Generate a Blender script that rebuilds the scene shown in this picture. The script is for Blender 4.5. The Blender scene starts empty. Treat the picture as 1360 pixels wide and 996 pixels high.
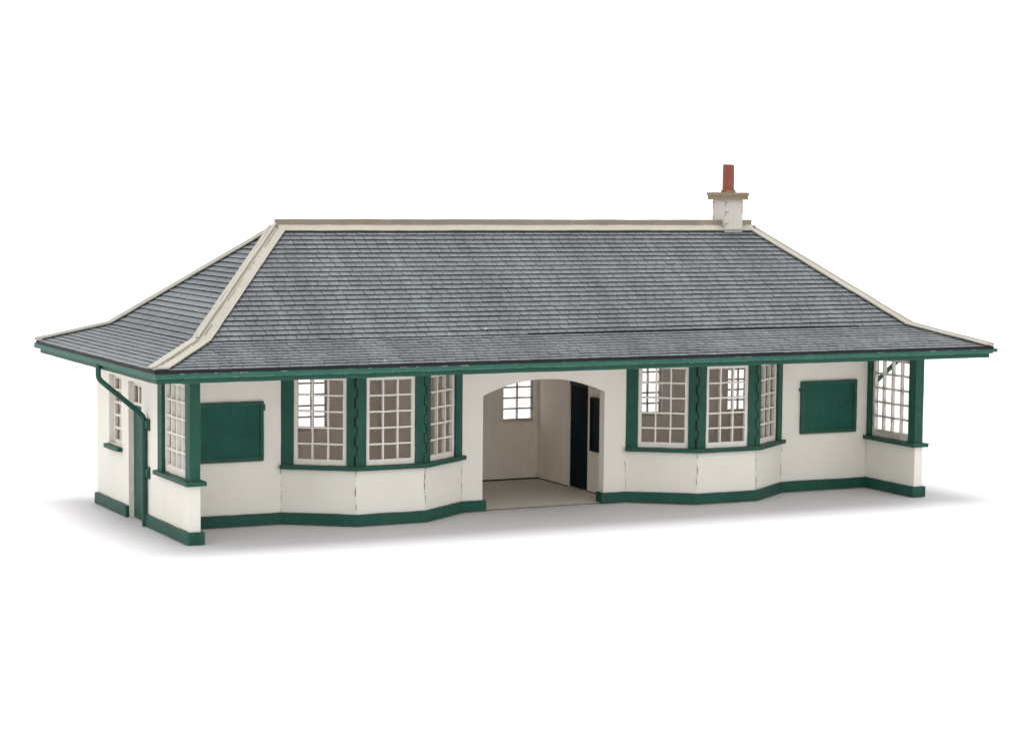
import bpy, bmesh, math, random
from mathutils import Vector, Matrix, noise
random.seed(7)
CM = 0.01
sc = bpy.context.scene
COL = sc.collection
# ------------------------------------------------------------------ dimensions (cm)
L, S, TH, D = 22.0, 2.357, 0.276, 5.55
PT, PZ = 0.085, 0.305
WT = 4.2                       # wall head
AL, AR, ASZ, ATZ = 9.084, 12.84, 3.131, 3.537
BAYS = (3.265, 13.533)
BW, BF, BD = 1.62, 1.952, 1.178
SILL0, SILL1 = 1.445, 1.55
OV, EZ = 1.33, 4.40
XE0, XE1 = -OV - .01, L + 1.28
YE0, YE1 = -3.82, 6.85
KX, KZ = 1.63, 4.93
RX0, RX1, RY, RZ = 3.72, 18.48, 1.51, 7.655
ROOT0 = Vector((11.0, 1.6, 0.0))

# ------------------------------------------------------------------ materials
def nt(name):
    m = bpy.data.materials.new(name); m.use_nodes = True
    t = m.node_tree; t.nodes.clear()
    out = t.nodes.new('ShaderNodeOutputMaterial')
    b = t.nodes.new('ShaderNodeBsdfPrincipled')
    t.links.new(b.outputs[0], out.inputs[0])
    return m, t, b, out
def coords(t, scale=(1, 1, 1), rot=(0, 0, 0)):
    tc = t.nodes.new('ShaderNodeTexCoord'); mp = t.nodes.new('ShaderNodeMapping')
    mp.inputs['Scale'].default_value = tuple(s / CM for s in scale)
    mp.inputs['Rotation'].default_value = rot
    t.links.new(tc.outputs['Object'], mp.inputs['Vector'])
    return mp.outputs[0]
def nz(t, vec, scale, detail=4, rough=.55):
    n = t.nodes.new('ShaderNodeTexNoise'); n.inputs['Scale'].default_value = scale
    n.inputs['Detail'].default_value = detail; n.inputs['Roughness'].default_value = rough
    t.links.new(vec, n.inputs['Vector']); return n.outputs['Fac']
def rampf(t, fac, a, b, va=0., vb=1.):
    r = t.nodes.new('ShaderNodeMapRange')
    r.inputs['From Min'].default_value = a; r.inputs['From Max'].default_value = b
    r.inputs['To Min'].default_value = va; r.inputs['To Max'].default_value = vb
    t.links.new(fac, r.inputs['Value']); return r.outputs[0]
def mixc(t, fac, a, b, mode='MIX'):
    m = t.nodes.new('ShaderNodeMix'); m.data_type = 'RGBA'; m.blend_type = mode
    for sock, v in ((m.inputs[0], fac), (m.inputs[6], a), (m.inputs[7], b)):
        if hasattr(v, 'is_linked'): t.links.new(v, sock)
        else: sock.default_value = v if not isinstance(v, tuple) else (*v, 1)
    return m.outputs[2]
def mul(t, a, b, op='MULTIPLY'):
    m = t.nodes.new('ShaderNodeMath'); m.operation = op; m.use_clamp = True
    for s, v in ((m.inputs[0], a), (m.inputs[1], b)):
        if hasattr(v, 'is_linked'): t.links.new(v, s)
        else: s.default_value = v
    return m.outputs[0]
def bump(t, b, h, strength, dist):
    n = t.nodes.new('ShaderNodeBump'); n.inputs['Strength'].default_value = strength
    n.inputs['Distance'].default_value = dist * CM
    t.links.new(h, n.inputs['Height']); t.links.new(n.outputs[0], b.inputs['Normal'])
def edge_mask(t, radius):
    """1 on worn edges: where the bevelled normal leaves the true one"""
    bv = t.nodes.new('ShaderNodeBevel'); bv.samples = 4; bv.inputs['Radius'].default_value = radius * CM
    g = t.nodes.new('ShaderNodeNewGeometry')
    d = t.nodes.new('ShaderNodeVectorMath'); d.operation = 'DOT_PRODUCT'
    t.links.new(bv.outputs[0], d.inputs[0]); t.links.new(g.outputs['True Normal'], d.inputs[1])
    return rampf(t, d.outputs['Value'], .985, .80)
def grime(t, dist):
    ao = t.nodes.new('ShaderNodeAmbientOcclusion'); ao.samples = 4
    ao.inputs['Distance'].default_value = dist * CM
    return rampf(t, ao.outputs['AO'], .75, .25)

def paint(name, base, dark, edge=None, edge_amt=.7, rough=.55, blotch=.5, streak=.35, grime_col=None, grime_amt=.5, bs=.25, wood=False):
    m, t, b, _ = nt(name)
    v = coords(t); vs = coords(t, (7, 7, .6))
    big = rampf(t, nz(t, v, .9, 5, .6), .35, .68)
    st = rampf(t, nz(t, vs, 1.6, 4, .6), .35, .7)
    fine = nz(t, v, 14, 4, .7)
    c = mixc(t, mul(t, big, blotch), base, dark)
    c = mixc(t, mul(t, st, streak), c, tuple(x * .82 for x in dark))
    c = mixc(t, mul(t, rampf(t, fine, .58, .75), .25), c, tuple(min(1, x * 1.18) for x in base))
    if grime_col:
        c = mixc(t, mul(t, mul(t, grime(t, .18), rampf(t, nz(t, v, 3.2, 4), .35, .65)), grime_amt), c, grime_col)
    if edge:
        c = mixc(t, mul(t, mul(t, edge_mask(t, .022), rampf(t, nz(t, v, 4.5, 4, .7), .42, .62)), edge_amt), c, edge)
    t.links.new(c, b.inputs['Base Color'])
    b.inputs['Roughness'].default_value = rough
    b.inputs['Specular IOR Level'].default_value = .16
    h = mixc(t, .5, nz(t, vs, 2.2, 4, .6), nz(t, v, 9, 5, .65))
    bump(t, b, h, bs, .02)
    return m

M = {}
M['wall'] = paint('painted_card', (.735, .710, .650), (.675, .645, .58), (.42, .34, .25), .6, .7, .6, .05, (.26, .22, .17), .55, .3)
M['inner'] = paint('bare_card', (.92, .855, .80), (.86, .79, .72), None, 0, .8, .6, .45, (.12, .09, .07), .5, .2)
M['porch'] = paint('porch_card', (.84, .785, .71), (.74, .685, .61), None, 0, .8, .7, .4, (.12, .09, .07), .5, .2)
M['green'] = paint('green_paint', (.020, .089, .063), (.012, .062, .045), (.21, .20, .11), .75, .5, .7, .45, (.006, .035, .028), .6, .35)
M['board'] = paint('green_board', (.012, .092, .064), (.004, .048, .037), (.20, .24, .17), .5, .5, .95, .3, (.004, .025, .02), .6, .5)
M['darkgreen'] = paint('dark_door_paint', (.003, .016, .021), (.002, .009, .013), None, 0, .55, .5, .5, None, 0, .4)
M['gutter'] = paint('faded_green', (.040, .138, .100), (.022, .104, .074), (.42, .46, .36), .8, .5, .8, .4, (.01, .06, .045), .5, .35)
M['frame'] = paint('window_white', (.72, .695, .645), (.60, .57, .51), (.50, .44, .36), .4, .6, .5, .3, (.26, .23, .19), .75, .3)
M['stone'] = paint('flashing_card', (.328, .312, .268), (.272, .257, .216), (.26, .23, .17), .55, .75, .6, .35, (.12, .10, .07), .6, .3)
M['ridge'] = paint('ridge_board', (.255, .228, .175), (.185, .163, .125), (.40, .37, .3), .4, .8, .8, .3, None, 0, .4)
M['cap'] = paint('cap_card', (.26, .21, .14), (.20, .155, .10), (.46, .42, .33), .6, .8, .8, .4, (.08, .06, .04), .5, .4)
M['chimney'] = paint('chimney_card', (.545, .52, .475), (.475, .445, .40), (.36, .28, .20), .6, .75, .6, .3, (.25, .19, .13), .5, .5)
M['pot'] = paint('terracotta', (.265, .088, .060), (.20, .064, .046), (.5, .28, .2), .4, .65, .7, .8, None, 0, .4)
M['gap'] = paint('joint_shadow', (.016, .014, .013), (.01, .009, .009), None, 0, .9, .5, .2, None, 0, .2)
M['burnt'] = paint('burnt_edge', (.20, .12, .07), (.10, .06, .04), None, 0, .9, .6, .2, None, 0, .2)
M['crack'] = paint('crack_shadow', (.36, .29, .21), (.14, .11, .08), None, 0, .9, .9, .2, None, 0, .2)
M['chip'] = paint('pale_chip', (.34, .37, .29), (.20, .26, .20), None, 0, .9, .8, .2, None, 0, .2)
M['railgap'] = paint('rail_shadow', (.18, .165, .13), (.09, .08, .065), None, 0, .9, .8, .2, None, 0, .2)
M['course_shade'] = paint('groove_shade', (.040, .043, .050), (.030, .032, .038), None, 0, .8, .5, .2, None, 0, .3)  # dark colour on slate edges and underlay, standing in for course shadow lines
M['edge'] = paint('black_card_edge', (.015, .014, .019), (.009, .009, .012), (.10, .10, .10), .4, .6, .5, .3, None, 0, .5)
M['floor'] = paint('floor_card', (.55, .535, .495), (.50, .485, .445), (.3, .25, .2), .4, .8, .5, .1, (.15, .12, .09), .5, .2)

# slate
m, t, b, _ = nt('slate_card')
v = coords(t); g = t.nodes.new('ShaderNodeNewGeometry')
rnd = g.outputs['Random Per Island']
big = rampf(t, nz(t, coords(t, (.30, .5, .5)), 1.0, 5, .6), .36, .66)
mid = rampf(t, nz(t, v, 1.6, 5, .65), .35, .68)
c = mixc(t, rampf(t, rnd, 0, 1, .12, .62), (.090, .098, .110), (.126, .141, .150))
c = mixc(t, mul(t, big, .45), c, (.150, .175, .178))
c = mixc(t, mul(t, mid, .35), c, (.105, .110, .126))
wear = mul(t, rampf(t, nz(t, coords(t, (3, 9, 9)), 1.3, 6, .75), .54, .72), .55)
c = mixc(t, wear, c, (.32, .355, .35))
gr_ = rampf(t, nz(t, coords(t, (8, 14, 14)), 1.5, 5, .8), .35, .65)
c = mixc(t, mul(t, gr_, .30), c, (.060, .066, .074))
spk = mul(t, rampf(t, nz(t, v, 9, 2, .5), .70, .77), .85)
c = mixc(t, spk, c, (.48, .47, .42))
att = t.nodes.new('ShaderNodeAttribute'); att.attribute_name = 'course_shade'; att.attribute_type = 'GEOMETRY'
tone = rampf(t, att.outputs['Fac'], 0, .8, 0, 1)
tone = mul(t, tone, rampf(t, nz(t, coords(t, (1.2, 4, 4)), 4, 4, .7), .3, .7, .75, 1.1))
c = mixc(t, tone, mixc(t, .58, c, (.030, .033, .040)), c)  # upper end of each slate darkened to paint in shade under the next course
edge_ = mul(t, rampf(t, att.outputs['Fac'], .72, .98), rampf(t, nz(t, coords(t, (2, 5, 5)), 3, 5, .75), .45, .62))
c = mixc(t, mul(t, edge_, .65), c, (.25, .285, .28))
sv = nz(t, coords(t, (.8, .03, .03)), 1.6, 4, .6)
c = mixc(t, mul(t, rampf(t, sv, .53, .63), .42), c, (.060, .066, .078))
c = mixc(t, mul(t, rampf(t, sv, .47, .38), .16), c, (.20, .225, .22))
t.links.new(c, b.inputs['Base Color']); b.inputs['Roughness'].default_value = .62
b.inputs['Specular IOR Level'].default_value = .3
bump(t, b, nz(t, coords(t, (2, 5, 5)), 2.5, 6, .7), .5, .02)
M['slate'] = m

# glazing: thin clear sheet, real film of reflection
m, t, b, out = nt('glazing')
tr = t.nodes.new('ShaderNodeBsdfTransparent'); gl = t.nodes.new('ShaderNodeBsdfGlossy')
tr.inputs[0].default_value = (.975, .97, .962, 1)
gl.inputs['Roughness'].default_value = .06; gl.inputs[0].default_value = (.8, .8, .8, 1)
mx = t.nodes.new('ShaderNodeMixShader')
sm = mul(t, rampf(t, nz(t, coords(t), 1.1, 5, .6), .5, .8), .05)
fac = mul(t, sm, .03, 'ADD')
t.links.new(fac, mx.inputs[0]); t.links.new(tr.outputs[0], mx.inputs[1]); t.links.new(gl.outputs[0], mx.inputs[2])
t.links.new(mx.outputs[0], out.inputs[0]); t.nodes.remove(b)
M['glass'] = m

m, t, b, _ = nt('studio_white')
v = coords(t)
t.links.new(mixc(t, rampf(t, nz(t, v, .05, 2), .3, .7), (.53, .525, .535), (.54, .535, .545)), b.inputs['Base Color'])
b.inputs['Roughness'].default_value = .75; b.inputs['Specular IOR Level'].default_value = .2
M['paper'] = m

# ------------------------------------------------------------------ mesh helpers
def link(name, bm, mats, parent=None, wob=0, sub=None, freq=1.3):
    bmesh.ops.remove_doubles(bm, verts=bm.verts, dist=1e-5)
    if sub:
        for _ in range(7):
            es = [e for e in bm.edges if e.calc_length() > sub]
            if not es: break
            bmesh.ops.subdivide_edges(bm, edges=es, cuts=1, use_grid_fill=False)
    if wob:
        for vt in bm.verts:
            p = vt.co
            q = noise.noise_vector(p * freq) + .5 * noise.noise_vector(p * freq * 4.3 + Vector((9, 3, 5)))
            if p.z < .01: q.z = max(0, q.z) * .3
            vt.co = p + q * wob
    bmesh.ops.recalc_face_normals(bm, faces=bm.faces)
    for vt in bm.verts: vt.co = (vt.co - ROOT0) * CM
    me = bpy.data.meshes.new(name); bm.to_mesh(me); bm.free()
    for po_ in me.polygons: po_.use_smooth = False
    for mm in (mats if isinstance(mats, (list, tuple)) else [mats]): me.materials.append(M[mm])
    o = bpy.data.objects.new(name, me); COL.objects.link(o)
    o.parent = parent
    return o
class Fr:
    """local frame: u along the wall, n outward, z up"""
    def __init__(s, ox, oy, ux, uy):
        l = math.hypot(ux, uy); s.o = Vector((ox, oy, 0)); s.u = Vector((ux / l, uy / l, 0)); s.n = Vector((uy / l, -ux / l, 0))
    def p(s, u, n, z): return s.o + s.u * u + s.n * n + Vector((0, 0, z))
def box(bm, F, u0, u1, n0, n1, z0, z1, mi=0):
    vs = [bm.verts.new(F.p(u, n, z)) for z in (z0, z1) for n in (n0, n1) for u in (u0, u1)]
    for f in ((0, 1, 3, 2), (4, 6, 7, 5), (0, 4, 5, 1), (2, 3, 7, 6), (0, 2, 6, 4), (1, 5, 7, 3)):
        bm.faces.new([vs[i] for i in f]).material_index = mi
def grid_wall(bm, F, us, zs, holes, n0, n1, mi=0, mback=None):
    """one welded slab with rectangular openings"""
    us = sorted(set(us + [h[i] for h in holes for i in (0, 1)])); zs = sorted(set(zs + [h[i] for h in holes for i in (2, 3)]))
    lo_u, hi_u, lo_z, hi_z = us[0], us[-1], zs[0], zs[-1]
    solid = {}
    for i in range(len(us) - 1):
        for j in range(len(zs) - 1):
            cu, cz = (us[i] + us[i + 1]) / 2, (zs[j] + zs[j + 1]) / 2
            solid[i, j] = not any(h[0] < cu < h[1] and h[2] < cz < h[3] for h in holes)
    cache = {}
    def V(i, j, k):
        if (i, j, k) not in cache: cache[i, j, k] = bm.verts.new(F.p(us[i], (n0, n1)[k], zs[j]))
        return cache[i, j, k]
    for (i, j), s in solid.items():
        if not s: continue
        bm.faces.new([V(i, j, 1), V(i + 1, j, 1), V(i + 1, j + 1, 1), V(i, j + 1, 1)]).material_index = mi
        bm.faces.new([V(i, j, 0), V(i, j + 1, 0), V(i + 1, j + 1, 0), V(i + 1, j, 0)]).material_index = mi if mback is None else mback
        for di, dj, a, bb in ((-1, 0, (0, 0), (0, 1)), (1, 0, (1, 0), (1, 1)), (0, -1, (0, 0), (1, 0)), (0, 1, (0, 1), (1, 1))):
            if not solid.get((i + di, j + dj), False):
                bm.faces.new([V(i + a[0], j + a[1], 0), V(i + bb[0], j + bb[1], 0), V(i + bb[0], j + bb[1], 1), V(i + a[0], j + a[1], 1)]).material_index = mi
def offs(path, d):
    """mitred offset of a plan polyline to its outward (right-hand) side"""
    out = []
    for i, p in enumerate(path):
        ns = []
        if i > 0:
            e = (Vector(p) - Vector(path[i - 1])).normalized(); ns.append(Vector((e.y, -e.x)))
        if i < len(path) - 1:
            e = (Vector(path[i + 1]) - Vector(p)).normalized(); ns.append(Vector((e.y, -e.x)))
        n = sum(ns, Vector((0, 0))); n.normalize()
        k = d / max(.3, n.dot(ns[0]))
        out.append(Vector(p) + n * k)
    return out
def strip(bm, path, d0, d1, z0, z1, mi=0, closed=False):
    a, b_ = offs(path, d0), offs(path, d1)
    rings = []
    for p, q in zip(a, b_):
        rings.append([bm.verts.new((p.x, p.y, z0)), bm.verts.new((q.x, q.y, z0)), bm.verts.new((q.x, q.y, z1)), bm.verts.new((p.x, p.y, z1))])
    for r, s in zip(rings, rings[1:]):
        for k in range(4):
            bm.faces.new([r[k], r[(k + 1) % 4], s[(k + 1) % 4], s[k]]).material_index = mi
    bm.faces.new(rings[0]).material_index = mi; bm.faces.new(rings[-1][::-1]).material_index = mi
def tube(bm, pts, r, seg=8, mi=0):
    rings = []
    for i, p in enumerate(pts):
        p = Vector(p)
        d = (Vector(pts[min(i + 1, len(pts) - 1)]) - Vector(pts[max(i - 1, 0)])).normalized()
        a = d.cross(Vector((0, 1, 0)));  a = a.normalized() if a.length > .01 else Vector((1, 0, 0)); c_ = d.cross(a)
        rings.append([bm.verts.new(p + a * r * math.cos(2 * math.pi * (k + .5) / seg) + c_ * r * math.sin(2 * math.pi * (k + .5) / seg)) for k in range(seg)])
    for q, s in zip(rings, rings[1:]):
        for k in range(seg): bm.faces.new([q[k], q[(k + 1) % seg], s[(k + 1) % seg], s[k]]).material_index = mi
    bm.faces.new(rings[0][::-1]).material_index = mi; bm.faces.new(rings[-1]).material_index = mi

# ------------------------------------------------------------------ the building
root = bpy.data.objects.new('model_station_building', None); COL.objects.link(root)
root.location = ROOT0 * CM; root.empty_display_size = .05
root['label'] = 'cream and green scale model station building with hipped grey slate roof and chimney'
root['category'] = 'model building'

X0 = Fr(0, D, 0, -1)            # left end wall, u runs from the back to the front
XL = Fr(L, -S, 0, 1)            # right end wall, u runs from the front to the back
FY = Fr(0, 0, 1, 0)             # front wall
BY = Fr(L, D, -1, 0)            # back wall

def window(F, u0, u1, z0, z1, cols, rows, n_face, parent, name='window', st=.10, top=.09, bot=.14, bar=.045, dep=.10, seed=0):
    bm = bmesh.new()
    rr = random.Random(seed)
    holes = []
    du = (u1 - u0 - 2 * st + bar) / cols; dz = (z1 - z0 - top - bot + bar) / rows
    for i in range(cols):
        for j in range(rows):
            a = u0 + st + i * du; c_ = z0 + bot + j * dz
            holes.append((a, a + du - bar, c_, c_ + dz - bar))
    grid_wall(bm, F, [u0, u1], [z0, z1], holes, n_face - dep, n_face)
    o = link(name, bm, 'frame', parent, wob=.009, sub=.2, freq=3.2)
    bm = bmesh.new()
    vs = [bm.verts.new(F.p(u, n_face - dep - .012, z)) for u, z in ((u0 + .02, z0 + .02), (u1 - .02, z0 + .02), (u1 - .02, z1 - .02), (u0 + .02, z1 - .02))]
    bm.faces.new(vs)
    link('pane', bm, 'glass', o)
    return o

def ul(y): return D - y         # left end wall u from y
def ur(y): return y + S
# --- end walls: full height behind the screen, low in the screen
DY0, DY1 = 1.50, 2.64            # doorway on the left end
WY0, WY1 = 3.28, 4.40           # window on the left end
for F, uu, side in ((X0, ul, 0), (XL, ur, 1)):
    bm = bmesh.new()
    def hol(y0, y1, z0, z1):
        a, b2 = uu(y0), uu(y1); return (min(a, b2), max(a, b2), z0, z1)
    holes = [hol(-S - .01, .16, SILL0, WT + .1)]
    if side == 0: holes += [hol(DY0, DY1, -.1, 3.62), hol(WY0, WY1, 1.78, 3.66)]
    else: holes += [hol(WY0, WY1, 1.78, 3.66)]  # right-end window: unseen, added to let more light into the room
    us = sorted([uu(-S), uu(D)])
    grid_wall(bm, F, us, [0, WT], holes, -TH, 0, 0, 0)
    w = link('end_wall', bm, 'wall', root, wob=.006, sub=.8)
    # finger joints showing on the narrow end of the low screen wall
    bm = bmesh.new()
    for k in range(4):
        z = .36 + k * .28
        if side == 0: box(bm, FY, .012 + .012 * (k % 2), .022 + .012 * (k % 2), S - .002, S + .004, z, z + .26)
        else: box(bm, FY, L - .03 - .02 * (k % 2), L - .02 - .02 * (k % 2), S - .002, S + .004, z, z + .22)
    link('finger_joint', bm, 'stone', w)
# --- screens: posts, header, window, sill
for F, uu, side in ((X0, ul, 0), (XL, ur, 1)):
    def rng(y0, y1):
        a, b2 = uu(y0), uu(y1); return min(a, b2), max(a, b2)
    bm = bmesh.new(); a, b2 = rng(-S, -2.02); box(bm, F, a, b2, -TH, 0, SILL1, 4.19)
    post = link('corner_post', bm, 'green', root, wob=.006, sub=.3)
    bm = bmesh.new()
    xs = TH - .13 if side == 0 else L - TH + .10
    for k in range(9):
        z = SILL1 + .02 + k * .29
        o_ = .035 if k % 2 else 0
        box(bm, FY, xs + o_, xs + o_ + .014, S - .004, S + .006, z, min(z + .29, 4.15))
    if side == 0:
        link('joint', bm, 'board', post, wob=.004, sub=.15)
    else: link('joint', bm, 'green', post, wob=.004, sub=.15)
    bm = bmesh.new(); a, b2 = rng(-.17, .16); box(bm, F, a, b2, -TH - .004, 0.004, SILL1, 4.19)
    link('post', bm, 'green', root, wob=.006, sub=.3)
    bm = bmesh.new(); a, b2 = rng(-2.02, -.17); box(bm, F, a, b2, -TH, 0, 3.90, 4.19)
    link('header_beam', bm, 'green', root, wob=.005, sub=.4)
    a, b2 = rng(-2.02, -.17)
    window(F, a + .003, b2 - .003, SILL1 + .01, 3.90, 4, 5, -.09, root, bot=.20, st=.09, top=.10, bar=.05)
    path = [(0, .2), (0, -S), (TH, -S), (TH, -.0)] if side == 0 else [(L - TH, 0), (L - TH, -S), (L, -S), (L, .2)]
    bm = bmesh.new(); strip(bm, path, -.13, .125, SILL0, SILL1)
    link('sill', bm, 'green', root, wob=.009, sub=.25, freq=2)

# --- front wall pieces
def wall_piece(x0, x1, name='front_wall'):
    bm = bmesh.new(); grid_wall(bm, FY, [x0, x1], [0, WT], [], -TH, 0, 0, 1)
    return link(name, bm, ['wall', 'inner'], root, wob=.005, sub=.8)
wall_piece(TH + .002, BAYS[0]); wall_piece(BAYS[1] + 2 * BW + BF, L - TH - .002)
bm = bmesh.new()
x0, x1 = BAYS[0] + 2 * BW + BF, BAYS[1]
prof = [(x0, 0), (AL, 0), (AL, ASZ)]
W = AR - AL; h = ATZ - ASZ; R = (W * W / 4 + h * h) / (2 * h); cz = ATZ - R; ha = math.asin(W / 2 / R)
for k in range(1, 24):
    a = -ha + 2 * ha * k / 24; prof.append(((AL + AR) / 2 + R * math.sin(a), cz + R * math.cos(a)))
prof += [(AR, ASZ), (AR, 0), (x1, 0), (x1, WT), (x0, WT)]
cols_ = [(x0, 0), (AL, 0)] + prof[2:-4] + [(AR, 0), (x1, 0)]      # bottom outline; the top is straight
for y in (0, TH):
    for (xa, za), (xb, zb) in zip(cols_, cols_[1:]):
        if abs(xa - xb) < 1e-6: continue
        quad_ = [(xa, y, za), (xb, y, zb), (xb, y, WT), (xa, y, WT)]
        bm.faces.new([bm.verts.new(p) for p in quad_]).material_index = 1 if y else 0
loop = prof
for i in range(len(loop)):
    (xa, za), (xb, zb) = loop[i], loop[(i + 1) % len(loop)]
    if (xa, za) == (x1, WT) or (xb, zb) == (x0, WT): continue
    bm.faces.new([bm.verts.new(p) for p in ((xa, 0, za), (xb, 0, zb), (xb, TH, zb), (xa, TH, za))])
aw = link('arched_wall', bm, ['wall', 'inner'], root)

# --- bays
rj = random.Random(3)
for bi, a in enumerate(BAYS):
    pts = [(a, 0), (a + BW, -BD), (a + BW + BF, -BD), (a + 2 * BW + BF, 0)]
    for k in range(3):
        bm = bmesh.new(); seg = [pts[k], pts[k + 1]]
        strip(bm, seg, -.12, 0, 0, SILL0)
        w = link('bay_wall', bm, 'wall', root, wob=.004, sub=.4)
    # card joints of the bay, cracked paint
    bm = bmesh.new()
    for k in range(4):
        z = .32
        while z < SILL0 - .05:
            hh = rj.uniform(.04, .22)
            if rj.random() < (.8, .9, .85, .7)[k]:
                wd = rj.uniform(.003, .008) if rj.random() < .88 else rj.uniform(.007, .012)
                x, y = pts[k]; dx = rj.uniform(-.02, .02)
                box(bm, Fr(x, y, 1, 0), dx - wd, dx + wd, -.02, .006 + (.004 if k in (1, 2) else .0), z, min(z + hh, SILL0 - .01))
            z += hh + rj.uniform(.005, .05)
    link('paint_crack', bm, 'crack', w, wob=.012, sub=.06, freq=6)
    bm = bmesh.new(); strip(bm, pts, -.14, .14, SILL0, SILL1)
    # little returns of the sill on the wall
    link('sill', bm, 'green', root, wob=.010, sub=.25, freq=2)
    fl = math.hypot(BW, BD)
    for k in range(3):
        F = Fr(*pts[k], pts[k + 1][0] - pts[k][0], pts[k + 1][1] - pts[k][1])
        ln = (fl, BF, fl)[k]
        pw0, pw1 = ((.33, .26), (.275, .285), (.26, .33))[k]
        for pp, (u0, u1) in enumerate(((0.0, pw0), (ln - pw1, ln))):
            bm = bmesh.new(); e = .0
            box(bm, F, u0 + e, u1 - e, -.10, .012, SILL1, 4.19)
            po = link('post', bm, 'green', root, wob=.006, sub=.3)
        bm = bmesh.new(); box(bm, F, pw0, ln - pw1, -.10, -.01, 3.86, 4.19); link('header_beam', bm, 'green', root, wob=.004, sub=.4)
        window(F, pw0 + .003, ln - pw1 - .003, SILL1 + .006, 3.86, 3, 5, (-.03, -.03, -.06)[k], root, bot=.15, st=.10, top=.09)
        # comb joints at the two front corners
        if k < 2:
            bm = bmesh.new(); F2 = Fr(*pts[k + 1], 1, 0); z = SILL1 + .03; q = 0
            while z < 4.05:
                q += 1; o_ = -.045 if q % 2 else .018
                box(bm, F2, o_ - .008, o_ + .010, -.02, .024 if k == 0 else .022, z, z + .24)
                box(bm, F2, -.05, .02, -.02, .021, z + .238, z + .250); z += .25
            link('joint', bm, 'gap', po, wob=.006, sub=.1, freq=5)

# --- plinths
path1 = [(0, D + .0), (0, DY1)]
path2 = [(0, 1.2), (0, -S), (TH, -S), (TH, 0)]
for a in BAYS[:1]: path2 += [(a, 0), (a + BW, -BD), (a + BW + BF, -BD), (a + 2 * BW + BF, 0)]
path2 += [(AL, 0), (AL, TH)]
path3 = [(AR, TH), (AR, 0)]
a = BAYS[1]; path3 += [(a, 0), (a + BW, -BD), (a + BW + BF, -BD), (a + 2 * BW + BF, 0), (L - TH, 0), (L - TH, -S), (L, -S), (L, D)]
for pth in (path1, path2, path3, [(L, D), (0, D)]):
    bm = bmesh.new(); strip(bm, pth, -.012, PT, .012, PZ)
    p_ = link('plinth', bm, 'green', root, wob=.014, sub=.3, freq=1.8)
    bm = bmesh.new(); strip(bm, pth, -.012, PT - .006, .0, .012)
    link('burnt_edge', bm, 'burnt', p_)
bm = bmesh.new()     # extra slip on the narrow end of the left screen, as on the model
box(bm, FY, .03, .05, S + PT - .003, S + PT + .01, .012, PZ + .02); box(bm, FY, .19, .33, S + PT - .003, S + PT + .015, .012, PZ + .008)
link('plinth_slip', bm, 'green', root, wob=.006, sub=.1)

# paint chips: small dabs of overpaint along the top of the gutter
# --- back wall
bm = bmesh.new()
bw = [(1.3, 2.22), (3.5, 4.42), (5.78, 6.70), (12.33, 13.36), (14.5, 15.42), (16.90, 17.82), (20.20, 21.10)]  # two leftmost and the first right of the porch: unseen, added to brighten rooms
BZ0, BZ1 = 1.76, 3.50
hs = [(L - b_, L - a_, BZ0, BZ1) for a_, b_ in bw]
grid_wall(bm, BY, [TH + .002, L - 13.6, L - 8.4, L - TH - .002], [0, WT], hs, -TH, 0, 0, 1)
for f in bm.faces:
    if f.material_index == 1 and 8.39 < f.calc_center_median().x < 13.61: f.material_index = 2
link('back_wall', bm, ['wall', 'inner', 'porch'], root)
for a_, b_ in bw:
    window(BY, L - b_ + .004, L - a_ - .004, BZ0 + .004, BZ1 - .004, 2, 5, -.10, root, st=.045, top=.08, bot=.085, bar=.045, dep=.07)
# inner linings of the walls (bare card)
bm = bmesh.new()
for x_, n in ((8.25, 0), (13.50, 1)):
    pass
# partitions beside the porch
FP = Fr(13.5, 0, 0, -1)   # faces the porch (outward normal -x), u runs to the front
PW0, PW1 = TH + .002, D - TH - .002
bm = bmesh.new(); grid_wall(bm, FP, [-PW1, -PW0], [.045, WT - .002], [(-3.30, -2.16, .0, 3.36)], -.2, 0, 0, 1)
link('partition_wall', bm, ['porch', 'inner'], root)
FQ = Fr(8.46, 0, 0, 1)
bm = bmesh.new(); grid_wall(bm, FQ, [PW0, PW1], [.045, WT - .002], [], -.2, 0, 0, 1)
link('partition_wall', bm, ['porch', 'inner'], root)
# porch door: dark ribbed planks
bm = bmesh.new(); grid_wall(bm, FP, [-3.296, -2.164], [.05, 3.35], [], -.12, -.05)
n_ = 11
for k in range(n_ + 1):
    u = -3.25 + k * (1.04 / n_); box(bm, FP, u - .012, u + .012, -.052, -.034, .1, 3.0)
box(bm, FP, -3.29, -2.17, -.052, -.02, 3.02, 3.34)
link('porch_door', bm, 'darkgreen', root)
bm = bmesh.new(); box(bm, FP, -1.90, -1.265, 0, .05, 1.24, 2.79, 0)
for u0, u1, z0, z1 in ((-1.90, -1.84, 1.24, 2.79), (-1.325, -1.265, 1.24, 2.79), (-1.84, -1.325, 2.73, 2.79), (-1.84, -1.325, 1.24, 1.30)):
    box(bm, FP, u0, u1, .051, .085, z0, z1, 0)
link('porch_board', bm, 'darkgreen', root)
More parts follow.
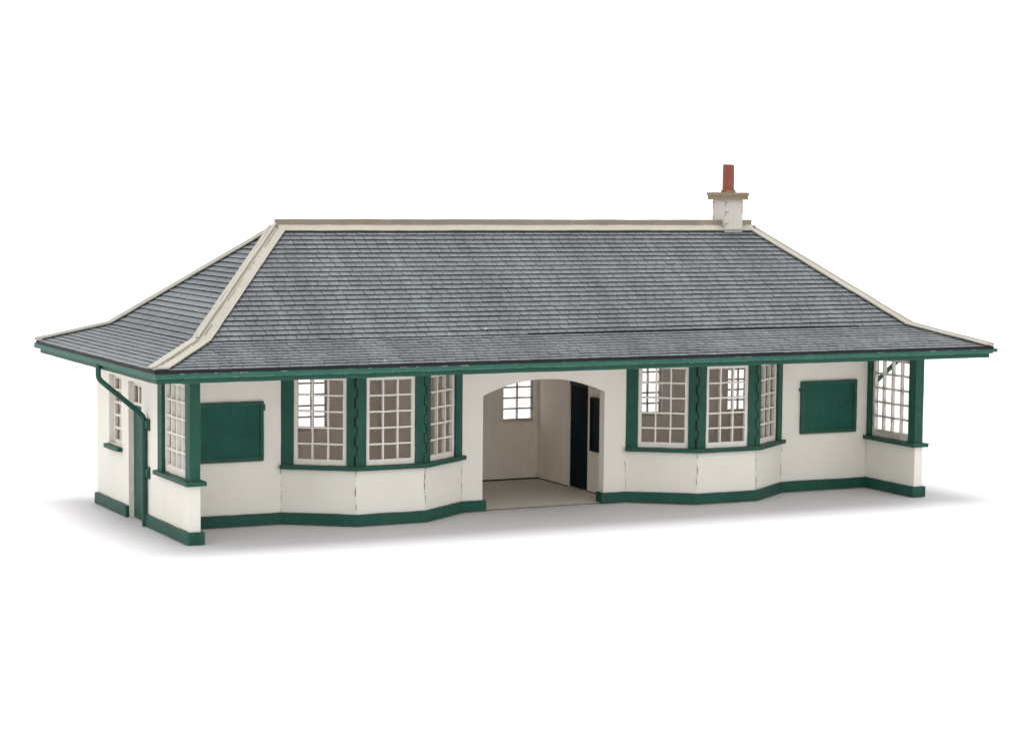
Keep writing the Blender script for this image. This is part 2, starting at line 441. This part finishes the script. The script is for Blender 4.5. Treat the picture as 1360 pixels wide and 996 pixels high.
# floor card
bm = bmesh.new()
vs = []
outline = [(TH + .01, TH), (AL + .01, TH)]
k = 0
while AL + .01 + k * .06 < AR - .01:
    outline.append((AL + .01 + k * .06, .03 + .03 * noise.noise(Vector((k * .7, 0, 3))) + .012 * random.random())); k += 1
outline += [(AR - .01, TH), (L - TH - .01, TH), (L - TH - .01, D - TH - .01), (TH + .01, D - TH - .01)]
lo = [bm.verts.new((x, y, .002)) for x, y in outline]; hi = [bm.verts.new((x, y, .028)) for x, y in outline]
bm.faces.new(hi)
bm.faces.new(lo[::-1])
for i in range(len(lo)):
    j = (i + 1) % len(lo); bm.faces.new([lo[i], lo[j], hi[j], hi[i]]).material_index = 1
bmesh.ops.triangulate(bm, faces=[f for f in bm.faces if len(f.verts) > 4])
fo = link('floor', bm, ['floor', 'cap'], root)
bm = bmesh.new(); box(bm, FY, 8.47, 13.49, -(D - TH - .004), -(D - TH - .05), .02, .062); box(bm, Fr(13.5, 0, 0, 1), TH, 2.14, -.03, -.004, .02, .05); box(bm, Fr(13.5, 0, 0, 1), 3.3, D - TH - .05, -.03, -.004, .02, .05)  # dark strips standing in for the shade in the floor-wall gap
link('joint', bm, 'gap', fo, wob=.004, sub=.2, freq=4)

for xa, xb in ((TH + .02, 8.24), (13.72, L - TH - .02)):  # pale floor sheets added to brighten the side rooms by bounced light
    bm = bmesh.new(); box(bm, FY, xa, xb, -(D - TH - .02), -(TH + .02), .030, .050)
    link('bounce_sheet', bm, 'inner', root)

# --- notice boards on the front
for bi, (x0, x1) in enumerate(((.80, 2.757), (19.35, 21.30))):
    z0, z1 = 1.69, 3.22
    bm = bmesh.new(); box(bm, FY, x0, x1, .002, .05, z0, z1)
    nb = link('notice_board', bm, 'board', root, wob=.006, sub=.3)
    bm = bmesh.new()
    r_ = .085
    grid_wall(bm, FY, [x0 - .004, x1 + .004], [z0 - .004, z1 + .004], [(x0 + r_, x1 - r_, z0 + r_, z1 - r_)], .045, .085)
    if bi == 0: box(bm, FY, x1 - .02, x1 + .045, .01, .08, z1 - .24, z1 - .08)
    else: box(bm, FY, x0 - .05, x0 + .02, .01, .07, z1 - .30, z1 - .20)
    link('frame', bm, 'green', nb, wob=.008, sub=.2, freq=2.5)
    bm = bmesh.new(); box(bm, FY, x0 + .01, x1 - .01, .003, .08, z0 - .018, z0 - .002); link('burnt_edge', bm, 'burnt', nb)

# --- left end: window, doorway
def uz(F, uu, y0, y1): a, b2 = uu(y0), uu(y1); return min(a, b2), max(a, b2)
for F, uu in ((X0, ul), (XL, ur)):
    a, b2 = uz(F, uu, WY0, WY1)
    window(F, a + .004, b2 - .004, 1.784, 3.656, 2, 5, -.13, root, st=.12, top=.10, bot=.12, bar=.06, dep=.08)
    bm = bmesh.new(); box(bm, F, a - .06, b2 + .10, .002, .15, 1.67, 1.775)
    link('sill', bm, 'green', root, wob=.008, sub=.2)
a, b2 = uz(X0, ul, DY0, DY1)
bm = bmesh.new()
grid_wall(bm, X0, [a + .003, b2 - .003], [.0, 3.617], [(a + .05, b2 - .05, -.1, 2.98), (a + .06, a + .44, 3.06, 3.50), (a + .52, a + .90, 3.06, 3.50)], -.18, -.13)
df = link('door_frame', bm, 'frame', root, wob=.004, sub=.3)
bm = bmesh.new(); bm.faces.new([bm.verts.new(X0.p(u, -.19, z)) for u, z in ((a + .06, 3.05), (b2 - .06, 3.05), (b2 - .06, 3.56), (a + .06, 3.56))])
link('pane', bm, 'glass', df)
bm = bmesh.new(); n_ = 7; w_ = (b2 - a - .11) / n_
for k in range(n_): box(bm, X0, a + .055 + k * w_ + .008, a + .055 + (k + 1) * w_ - .008, -.20, -.12, .02, 2.975)
box(bm, X0, a + .056, b2 - .056, -.205, -.15, .02, 2.97)
link('door', bm, 'green', root, wob=.003, sub=.4)

# --- downpipes
for side in (0, 1):
    def q(x): return x if side == 0 else L - x
    py = 1.02 if side == 0 else .50
    bm = bmesh.new()
    pts = [(q(-1.31), py - .1, 4.22), (q(-1.31), py - .1, 3.92), (q(-1.29), py - .1, 3.85), (q(-1.23), py - .09, 3.78), (q(-.22), py, 2.94), (q(-.12), py, 2.84), (q(-.08), py, 2.72), (q(-.08), py, .0)]
    tube(bm, pts, .068, 10)
    pipe = link('downpipe', bm, 'green', root, wob=.004, sub=.4)
    for z in (2.48, 1.24):
        bm = bmesh.new(); s_ = -1
        F = X0 if side == 0 else XL
        c_ = ul(py - .14) if side == 0 else ur(py - .14)
        box(bm, F, c_ - .10, c_ + .12, .003, .05, z, z + .30); box(bm, F, c_ - .05, c_ + .10, .05, .085, z + .05, z + .24)
        link('bracket', bm, 'green', pipe, wob=.006, sub=.1)

# ------------------------------------------------------------------ roof
E_ = [Vector((XE0, YE0, EZ)), Vector((XE1, YE0, EZ)), Vector((XE1, YE1, EZ)), Vector((XE0, YE1, EZ))]
K_ = [Vector((XE0 + KX, YE0 + KX, KZ)), Vector((XE1 - KX, YE0 + KX, KZ)), Vector((XE1 - KX, YE1 - KX, KZ)), Vector((XE0 + KX, YE1 - KX, KZ))]
R0, R1 = Vector((RX0, RY, RZ)), Vector((RX1, RY, RZ))
RR = [R0, R1, R1, R0]
UP = Vector((0, 0, 1))
# under-sheet (dark card) with black cut edges
bm = bmesh.new()
def quad(bm, ps, mi=0): bm.faces.new([bm.verts.new(p) for p in ps]).material_index = mi
dz = Vector((0, 0, -.07))
for i in range(4):
    j = (i + 1) % 4
    quad(bm, [E_[i], E_[j], K_[j], K_[i]])
    if i in (0, 2): quad(bm, [K_[i], K_[j], RR[j], RR[i]])
    else: quad(bm, [K_[i], K_[j], RR[i]])
    quad(bm, [E_[i], E_[j], E_[j] + dz, E_[i] + dz], 1)
quad(bm, [E_[i] + dz for i in range(4)], 1)
roof = link('roof', bm, ['course_shade', 'edge'], root)
# black drip edge, a touch uneven
bm = bmesh.new()
strip(bm, [(XE0, YE1), (XE0, YE0), (XE1, YE0), (XE1, YE1)], -.06, .012, EZ - .062, EZ + .008)
link('sheet_edge', bm, 'edge', roof, wob=.010, sub=.3, freq=1.5)

def slates(a, b_, c_, d_, h_row, w_sl, seed, start=0.0):
    """slate rows over the quad a-b (lower edge) to d-c (upper edge), cut along the hips"""
    rs = random.Random(seed)
    e = (b_ - a).normalized(); up = (d_ - a); up = (up - e * up.dot(e)); Hh = up.length; up.normalize(); n = e.cross(up)
    if n.z < 0: n = -n
    bm = bmesh.new(); Ln = (b_ - a).length; wl = bm.verts.layers.float.new('course_shade')
    rows = int(round(Hh / h_row)); hr = Hh / rows
    for i in range(rows):
        x = -w_sl * rs.uniform(0, 1); s0 = i * hr
        lift_row = rs.uniform(-.004, .004)
        while x < Ln:
            w = w_sl * rs.uniform(.96, 1.04)
            g_ = .0060 + rs.uniform(-.002, .003); lo_ = s0 + (.011 if h_row > .18 else .008) + rs.uniform(-.003, .003); hi_ = s0 + hr
            l0 = (.029 if h_row > .18 else .018) + lift_row + rs.uniform(-.004, .005); l1 = .004
            sk = rs.uniform(-.004, .004)
            P = lambda xx, ss, nn: a + e * xx + up * ss + n * nn
            v = [bm.verts.new(P(x + g_ + sk, lo_, l0)), bm.verts.new(P(x + w - g_ + sk, lo_, l0)), bm.verts.new(P(x + w - g_, hi_, l1)), bm.verts.new(P(x + g_, hi_, l1)),
                 bm.verts.new(P(x + g_, lo_ + .006, .001)), bm.verts.new(P(x + w - g_, lo_ + .006, .001))]
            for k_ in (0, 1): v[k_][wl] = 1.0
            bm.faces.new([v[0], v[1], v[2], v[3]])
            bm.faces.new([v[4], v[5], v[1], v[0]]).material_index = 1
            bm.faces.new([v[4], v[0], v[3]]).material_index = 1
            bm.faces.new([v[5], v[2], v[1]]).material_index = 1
            x += w
    # bm built in roof coordinates: cut by the vertical planes through the two hips
    for p0, p1, inside in ((a, d_, b_), (b_, c_, a)):
        dd = p1 - p0; dd.z = 0
        pn = dd.cross(UP).normalized()
        if (inside - p0).dot(pn) > 0: pn = -pn
        bmesh.ops.bisect_plane(bm, geom=bm.verts[:] + bm.edges[:] + bm.faces[:], plane_co=p0, plane_no=pn, clear_outer=True, dist=1e-6)
    return bm
sd = 11
for i in range(4):
    j = (i + 1) % 4
    for lower in (True, False):
        sd += 1
        q4 = (E_[i], E_[j], K_[j], K_[i]) if lower else (K_[i], K_[j], RR[j], RR[i])
        bm = slates(*q4, .178 if lower else .190, .295, sd)
        for vt in bm.verts: vt.co = (vt.co - ROOT0) * CM
        me = bpy.data.meshes.new('slate_covering'); bm.to_mesh(me); bm.free()
        me.materials.append(M['slate']); me.materials.append(M['course_shade'])
        o = bpy.data.objects.new('slate_covering', me); COL.objects.link(o); o.parent = roof
# open seam between the two roof sheets over the porch
bm = bmesh.new()
x = 9.3
while x < 19.8:
    t_ = (x - 9.3) / 10.5
    hh = .002 + .015 * max(0, math.sin(t_ * math.pi)) * (.7 + .6 * random.random())
    y = YE0 + KX
    quad(bm, [Vector((x, y - .035, KZ + .030)), Vector((x + .25, y - .035, KZ + .030)), Vector((x + .25, y - .01, KZ + .042 + hh)), Vector((x, y - .01, KZ + .042 + hh))])
    x += .25
link('open_seam', bm, 'gap', roof)

# hip flashings
def beam(bm, p, q, side_dir, n, w0, w1, h0, h1, mi=0):
    """bar from p to q spanning w0..w1 along side_dir and h0..h1 along n"""
    vs = [bm.verts.new(pt + side_dir * w + n * h) for pt in (p, q) for (w, h) in ((w0, h0), (w1, h0), (w1, h1), (w0, h1))]
    for k in range(4): bm.faces.new([vs[k], vs[(k + 1) % 4], vs[4 + (k + 1) % 4], vs[4 + k]]).material_index = mi
    bm.faces.new(vs[:4][::-1]).material_index = mi; bm.faces.new(vs[4:]).material_index = mi
def plane_n(a, b_, c_):
    n = (b_ - a).cross(c_ - a).normalized(); return n if n.z > 0 else -n
for i in range(4):
    prv = (i - 1) % 4; nx = (i + 1) % 4
    bm = bmesh.new()
    lowN = [plane_n(E_[i], E_[nx], K_[i]), plane_n(E_[prv], E_[i], K_[i])]
    upN = [plane_n(K_[i], K_[nx], RR[i]), plane_n(K_[prv], K_[i], RR[i])]
    eave = [(E_[nx] - E_[i]).normalized(), (E_[prv] - E_[i]).normalized()]
    for seg, (p, q, Ns) in enumerate(((E_[i], K_[i], lowN), (K_[i], RR[i], upN))):
        hip = (q - p).normalized()
        for s_ in (0, 1):
            n = Ns[s_]; sdv = n.cross(hip)
            if sdv.dot(eave[s_]) < 0: sdv = -sdv
            wd = .33 if (i == 0 and s_ == 1) else (.25 if i == 0 else (.20 if i == 1 else .15))
            # flange clipped parallel to the eave at both ends: parallelogram
            ed = eave[s_]; k_ = wd / abs(ed.dot(sdv))
            vs = []
            for pt in (p, q):
                kk = k_
                for w, h_ in ((0, .046), (kk, .046), (kk, .085), (0, .085)):
                    vs.append(bm.verts.new(pt + ed * w + n * h_))
            for k in range(4): bm.faces.new([vs[k], vs[(k + 1) % 4], vs[4 + (k + 1) % 4], vs[4 + k]])
            bm.faces.new(vs[:4][::-1]); bm.faces.new(vs[4:])
        nn = (Ns[0] + Ns[1]).normalized(); sdv = nn.cross(hip).normalized()
        beam(bm, p - hip * .0, q - hip * (.0 if seg == 0 else .05), sdv, nn, -.038, .038, .03, (.16 if seg else .12) if i == 0 else .10)
    link('hip_flashing', bm, 'stone', roof, wob=.010, sub=.25, freq=1.6)
    # the gap that opened along the rail
    if i == 0:
        bm = bmesh.new(); rg = random.Random(5)
        for (p, q, n, e_) in ((K_[0], R0, upN[0], 0), (E_[0], K_[0], lowN[0], 0), (K_[0], R0, upN[1], 1)):
            hip = (q - p).normalized(); sdv = n.cross(hip)
            if sdv.dot(eave[e_]) < 0: sdv = -sdv
            ln = (q - p).length; x = .25
            while x < ln - .3:
                l_ = rg.uniform(.12, .7)
                if rg.random() < .9:
                    w = rg.uniform(.004, .018)
                    o9 = .13 if e_ else .044
                    beam(bm, p + hip * x, p + hip * min(x + l_, ln - .1), sdv, n, o9, o9 + .006 + w * (.6 if e_ else 1), .06, .0925)
                x += l_ + rg.uniform(.02, .1)
        link('rail_gap', bm, 'railgap', roof, wob=.004, sub=.1, freq=5)

# ridge
bm = bmesh.new()
for s_, N in ((-1, plane_n(K_[0], K_[1], R0)), (1, plane_n(K_[2], K_[3], R1))):
    dn = Vector((0, s_, 0)); dn = (dn - N * dn.dot(N)).normalized()
    vs = []
    for x, dx in ((RX0, .19), (RX1, -.19)):
        pt = Vector((x, RY, RZ))
        for w, h_ in ((0, .05), (.235, .05), (.235, .082), (0, .082)):
            vs.append(bm.verts.new(pt + dn * w + N * h_ + Vector((-dx * w * 1.0, 0, 0))))
    for k in range(4): bm.faces.new([vs[k], vs[(k + 1) % 4], vs[4 + (k + 1) % 4], vs[4 + k]])
    bm.faces.new(vs[:4][::-1]); bm.faces.new(vs[4:])
link('ridge_flashing', bm, 'stone', roof, wob=.009, sub=.3, freq=1.5)
bm = bmesh.new(); box(bm, Fr(0, RY, 1, 0), RX0 - .05, RX1 + .03, -.045, .045, RZ - .02, RZ + .215)
link('ridge_board', bm, 'ridge', roof, wob=.010, sub=.35, freq=1.2)

# gutters and fascias
gp = [(XE0 + .02, YE1 + .30), (XE0 + .02, YE0 + .03), (XE1 + .02, YE0 + .03)]
bm = bmesh.new(); strip(bm, gp, -.10, .0, 4.205, 4.336)
link('gutter', bm, 'gutter', roof, wob=.008, sub=.3, freq=1.6)
bm = bmesh.new(); strip(bm, [(XE1 + .02, YE0 + .08), (XE1 + .02, YE1), (XE0 + .1, YE1)], -.08, .20, 4.235, 4.335)
link('gutter', bm, 'gutter', roof, wob=.008, sub=.3, freq=1.6)
bm = bmesh.new(); strip(bm, [(XE0 + .09, YE1 - .1), (XE0 + .09, YE0 + .10), (XE1 - .05, YE0 + .10), (XE1 - .05, YE1 - .1), (XE0 + .2, YE1 - .1)], -.08, .0, 4.085, 4.204)
link('fascia', bm, 'green', roof, wob=.007, sub=.3, freq=1.6)
rgp = random.Random(21)
bm = bmesh.new(); x = XE0 + .3
while x < XE1 - .3:
    l_ = rgp.uniform(.03, .22)
    if rgp.random() < .42: box(bm, Fr(0, YE0 + .03, 1, 0), x, x + l_, -.03, .004 + rgp.uniform(0, .006), 4.326 - rgp.uniform(.0, .02), 4.341)
    x += l_ + rgp.uniform(.02, .4)
link('paint_chips', bm, 'chip', roof, wob=.006, sub=.05, freq=7)
# ceiling / soffit card
bm = bmesh.new(); box(bm, Fr(0, 0, 1, 0), XE0 + .16, XE1 - .16, -(YE1 - .2), -(YE0 + .2), WT + .002, WT + .06)
link('soffit', bm, 'inner', roof)

# chimney
CX0, CX1, CY0, CY1 = 17.485, 18.09, 1.31, 1.98
bm = bmesh.new()
FC = Fr(0, 0, 1, 0)
box(bm, FC, CX0, CX1, -CY1, -CY0, 7.2, 8.46)
# teeth of the card joints at the corners
rc = random.Random(8)
z = 7.75
while z < 8.4:
    hh = rc.uniform(.08, .16)
    if rc.random() < .7: box(bm, FC, CX1 - .05, CX1 + rc.uniform(.008, .018), -CY0 - .06, -CY0 + .008, z, z + hh)
    if rc.random() < .6: box(bm, FC, CX0 - rc.uniform(.006, .015), CX0 + .05, -CY1 - .006, -CY1 + .06, z, z + hh)
    z += hh + rc.uniform(.03, .08)
st = link('chimney', bm, 'chimney', root, wob=.012, sub=.1, freq=3)
bm = bmesh.new()
for z in (7.66, 8.0, 8.26): box(bm, FC, CX0 + .02, CX0 + .035, -CY0, -CY0 + .018, z, z + .12); box(bm, FC, CX0 + .03, CX0 + .12, -CY0, -CY0 + .018, z + .1, z + .115)
link('joint', bm, 'stone', st, wob=.008, sub=.05, freq=6)
bm = bmesh.new()
for z0, z1, o_ in ((8.46, 8.575, .115), (8.577, 8.665, .132)): box(bm, FC, CX0 - o_, CX1 + o_, -CY1 - o_, -CY0 + o_, z0, z1)
link('chimney_cap', bm, 'cap', st, wob=.008, sub=.15, freq=3)
bm = bmesh.new(); px, py = 17.79, 1.64
ring = []
for z, r_ in ((8.66, .172), (9.47, .166)):
    ring.append([bm.verts.new((px + r_ * math.cos(2 * math.pi * k / 20) * (1.0), py + r_ * math.sin(2 * math.pi * k / 20), z + (.012 if z > 9 else 0) * math.cos(2 * math.pi * k / 20 + 2.8))) for k in range(20)])
for k in range(20): bm.faces.new([ring[0][k], ring[0][(k + 1) % 20], ring[1][(k + 1) % 20], ring[1][k]])
bm.faces.new(ring[1]); bm.faces.new(ring[0][::-1])
link('chimney_pot', bm, 'pot', st, wob=.006, sub=.25, freq=3)
bm = bmesh.new(); z = 8.665
for k in range(14):
    aa = 2 * math.pi * k / 14; box(bm, Fr(px + .17 * math.cos(aa), py + .17 * math.sin(aa), 1, 0), -.035, .035, -.035, .035, z, z + rc.uniform(.02, .075))
link('mortar_collar', bm, 'cap', st, wob=.015, sub=.04, freq=6)

# ------------------------------------------------------------------ ground
me = bpy.data.meshes.new('ground'); s_ = 40.0
me.from_pydata([(-s_, -s_, 0), (s_, -s_, 0), (s_, s_, 0), (-s_, s_, 0)], [], [(0, 1, 2, 3)]); me.materials.append(M['paper'])
gr = bpy.data.objects.new('ground', me); COL.objects.link(gr); gr['kind'] = 'structure'
gr.location.z = -.0001

# ------------------------------------------------------------------ light
w = bpy.data.worlds.new('World'); sc.world = w; w.use_nodes = True
bg = w.node_tree.nodes['Background']; bg.inputs[0].default_value = (1, 1, 1, 1); bg.inputs[1].default_value = 1.50
sun = bpy.data.lights.new('softbox', 'SUN'); sun.energy = 3.1; sun.angle = math.radians(27); sun.color = (1, .99, .97)
so = bpy.data.objects.new('softbox', sun); COL.objects.link(so)
d = Vector((.02, -.03, -1)); so.rotation_euler = d.to_track_quat('-Z', 'Y').to_euler()

# ------------------------------------------------------------------ camera (solved from the photograph)
cam = bpy.data.cameras.new('camera'); co = bpy.data.objects.new('camera', cam); COL.objects.link(co)
ya, pi_, ro = (math.radians(x) for x in (26.712, -4.873, .561))
fw = Vector((math.sin(ya) * math.cos(pi_), math.cos(ya) * math.cos(pi_), math.sin(pi_)))
r = Vector((math.cos(ya), -math.sin(ya), 0)); u = r.cross(fw)
r2 = r * math.cos(ro) + u * math.sin(ro); u2 = -r * math.sin(ro) + u * math.cos(ro)
mw = Matrix((( r2.x, u2.x, -fw.x, -17.304 * CM), (r2.y, u2.y, -fw.y, -54.16 * CM), (r2.z, u2.z, -fw.z, 8.848 * CM), (0, 0, 0, 1)))
co.matrix_world = mw
cam.sensor_width = 36; cam.lens = 2970.6 / 1360 * 36; cam.clip_start = .01; cam.clip_end = 200
sc.camera = co
sc.view_settings.view_transform = 'Standard'; sc.view_settings.look = 'None'
sc.view_settings.exposure = 0; sc.view_settings.gamma = 1
sc.cycles.max_bounces = 16; sc.cycles.diffuse_bounces = 12; sc.cycles.transparent_max_bounces = 24
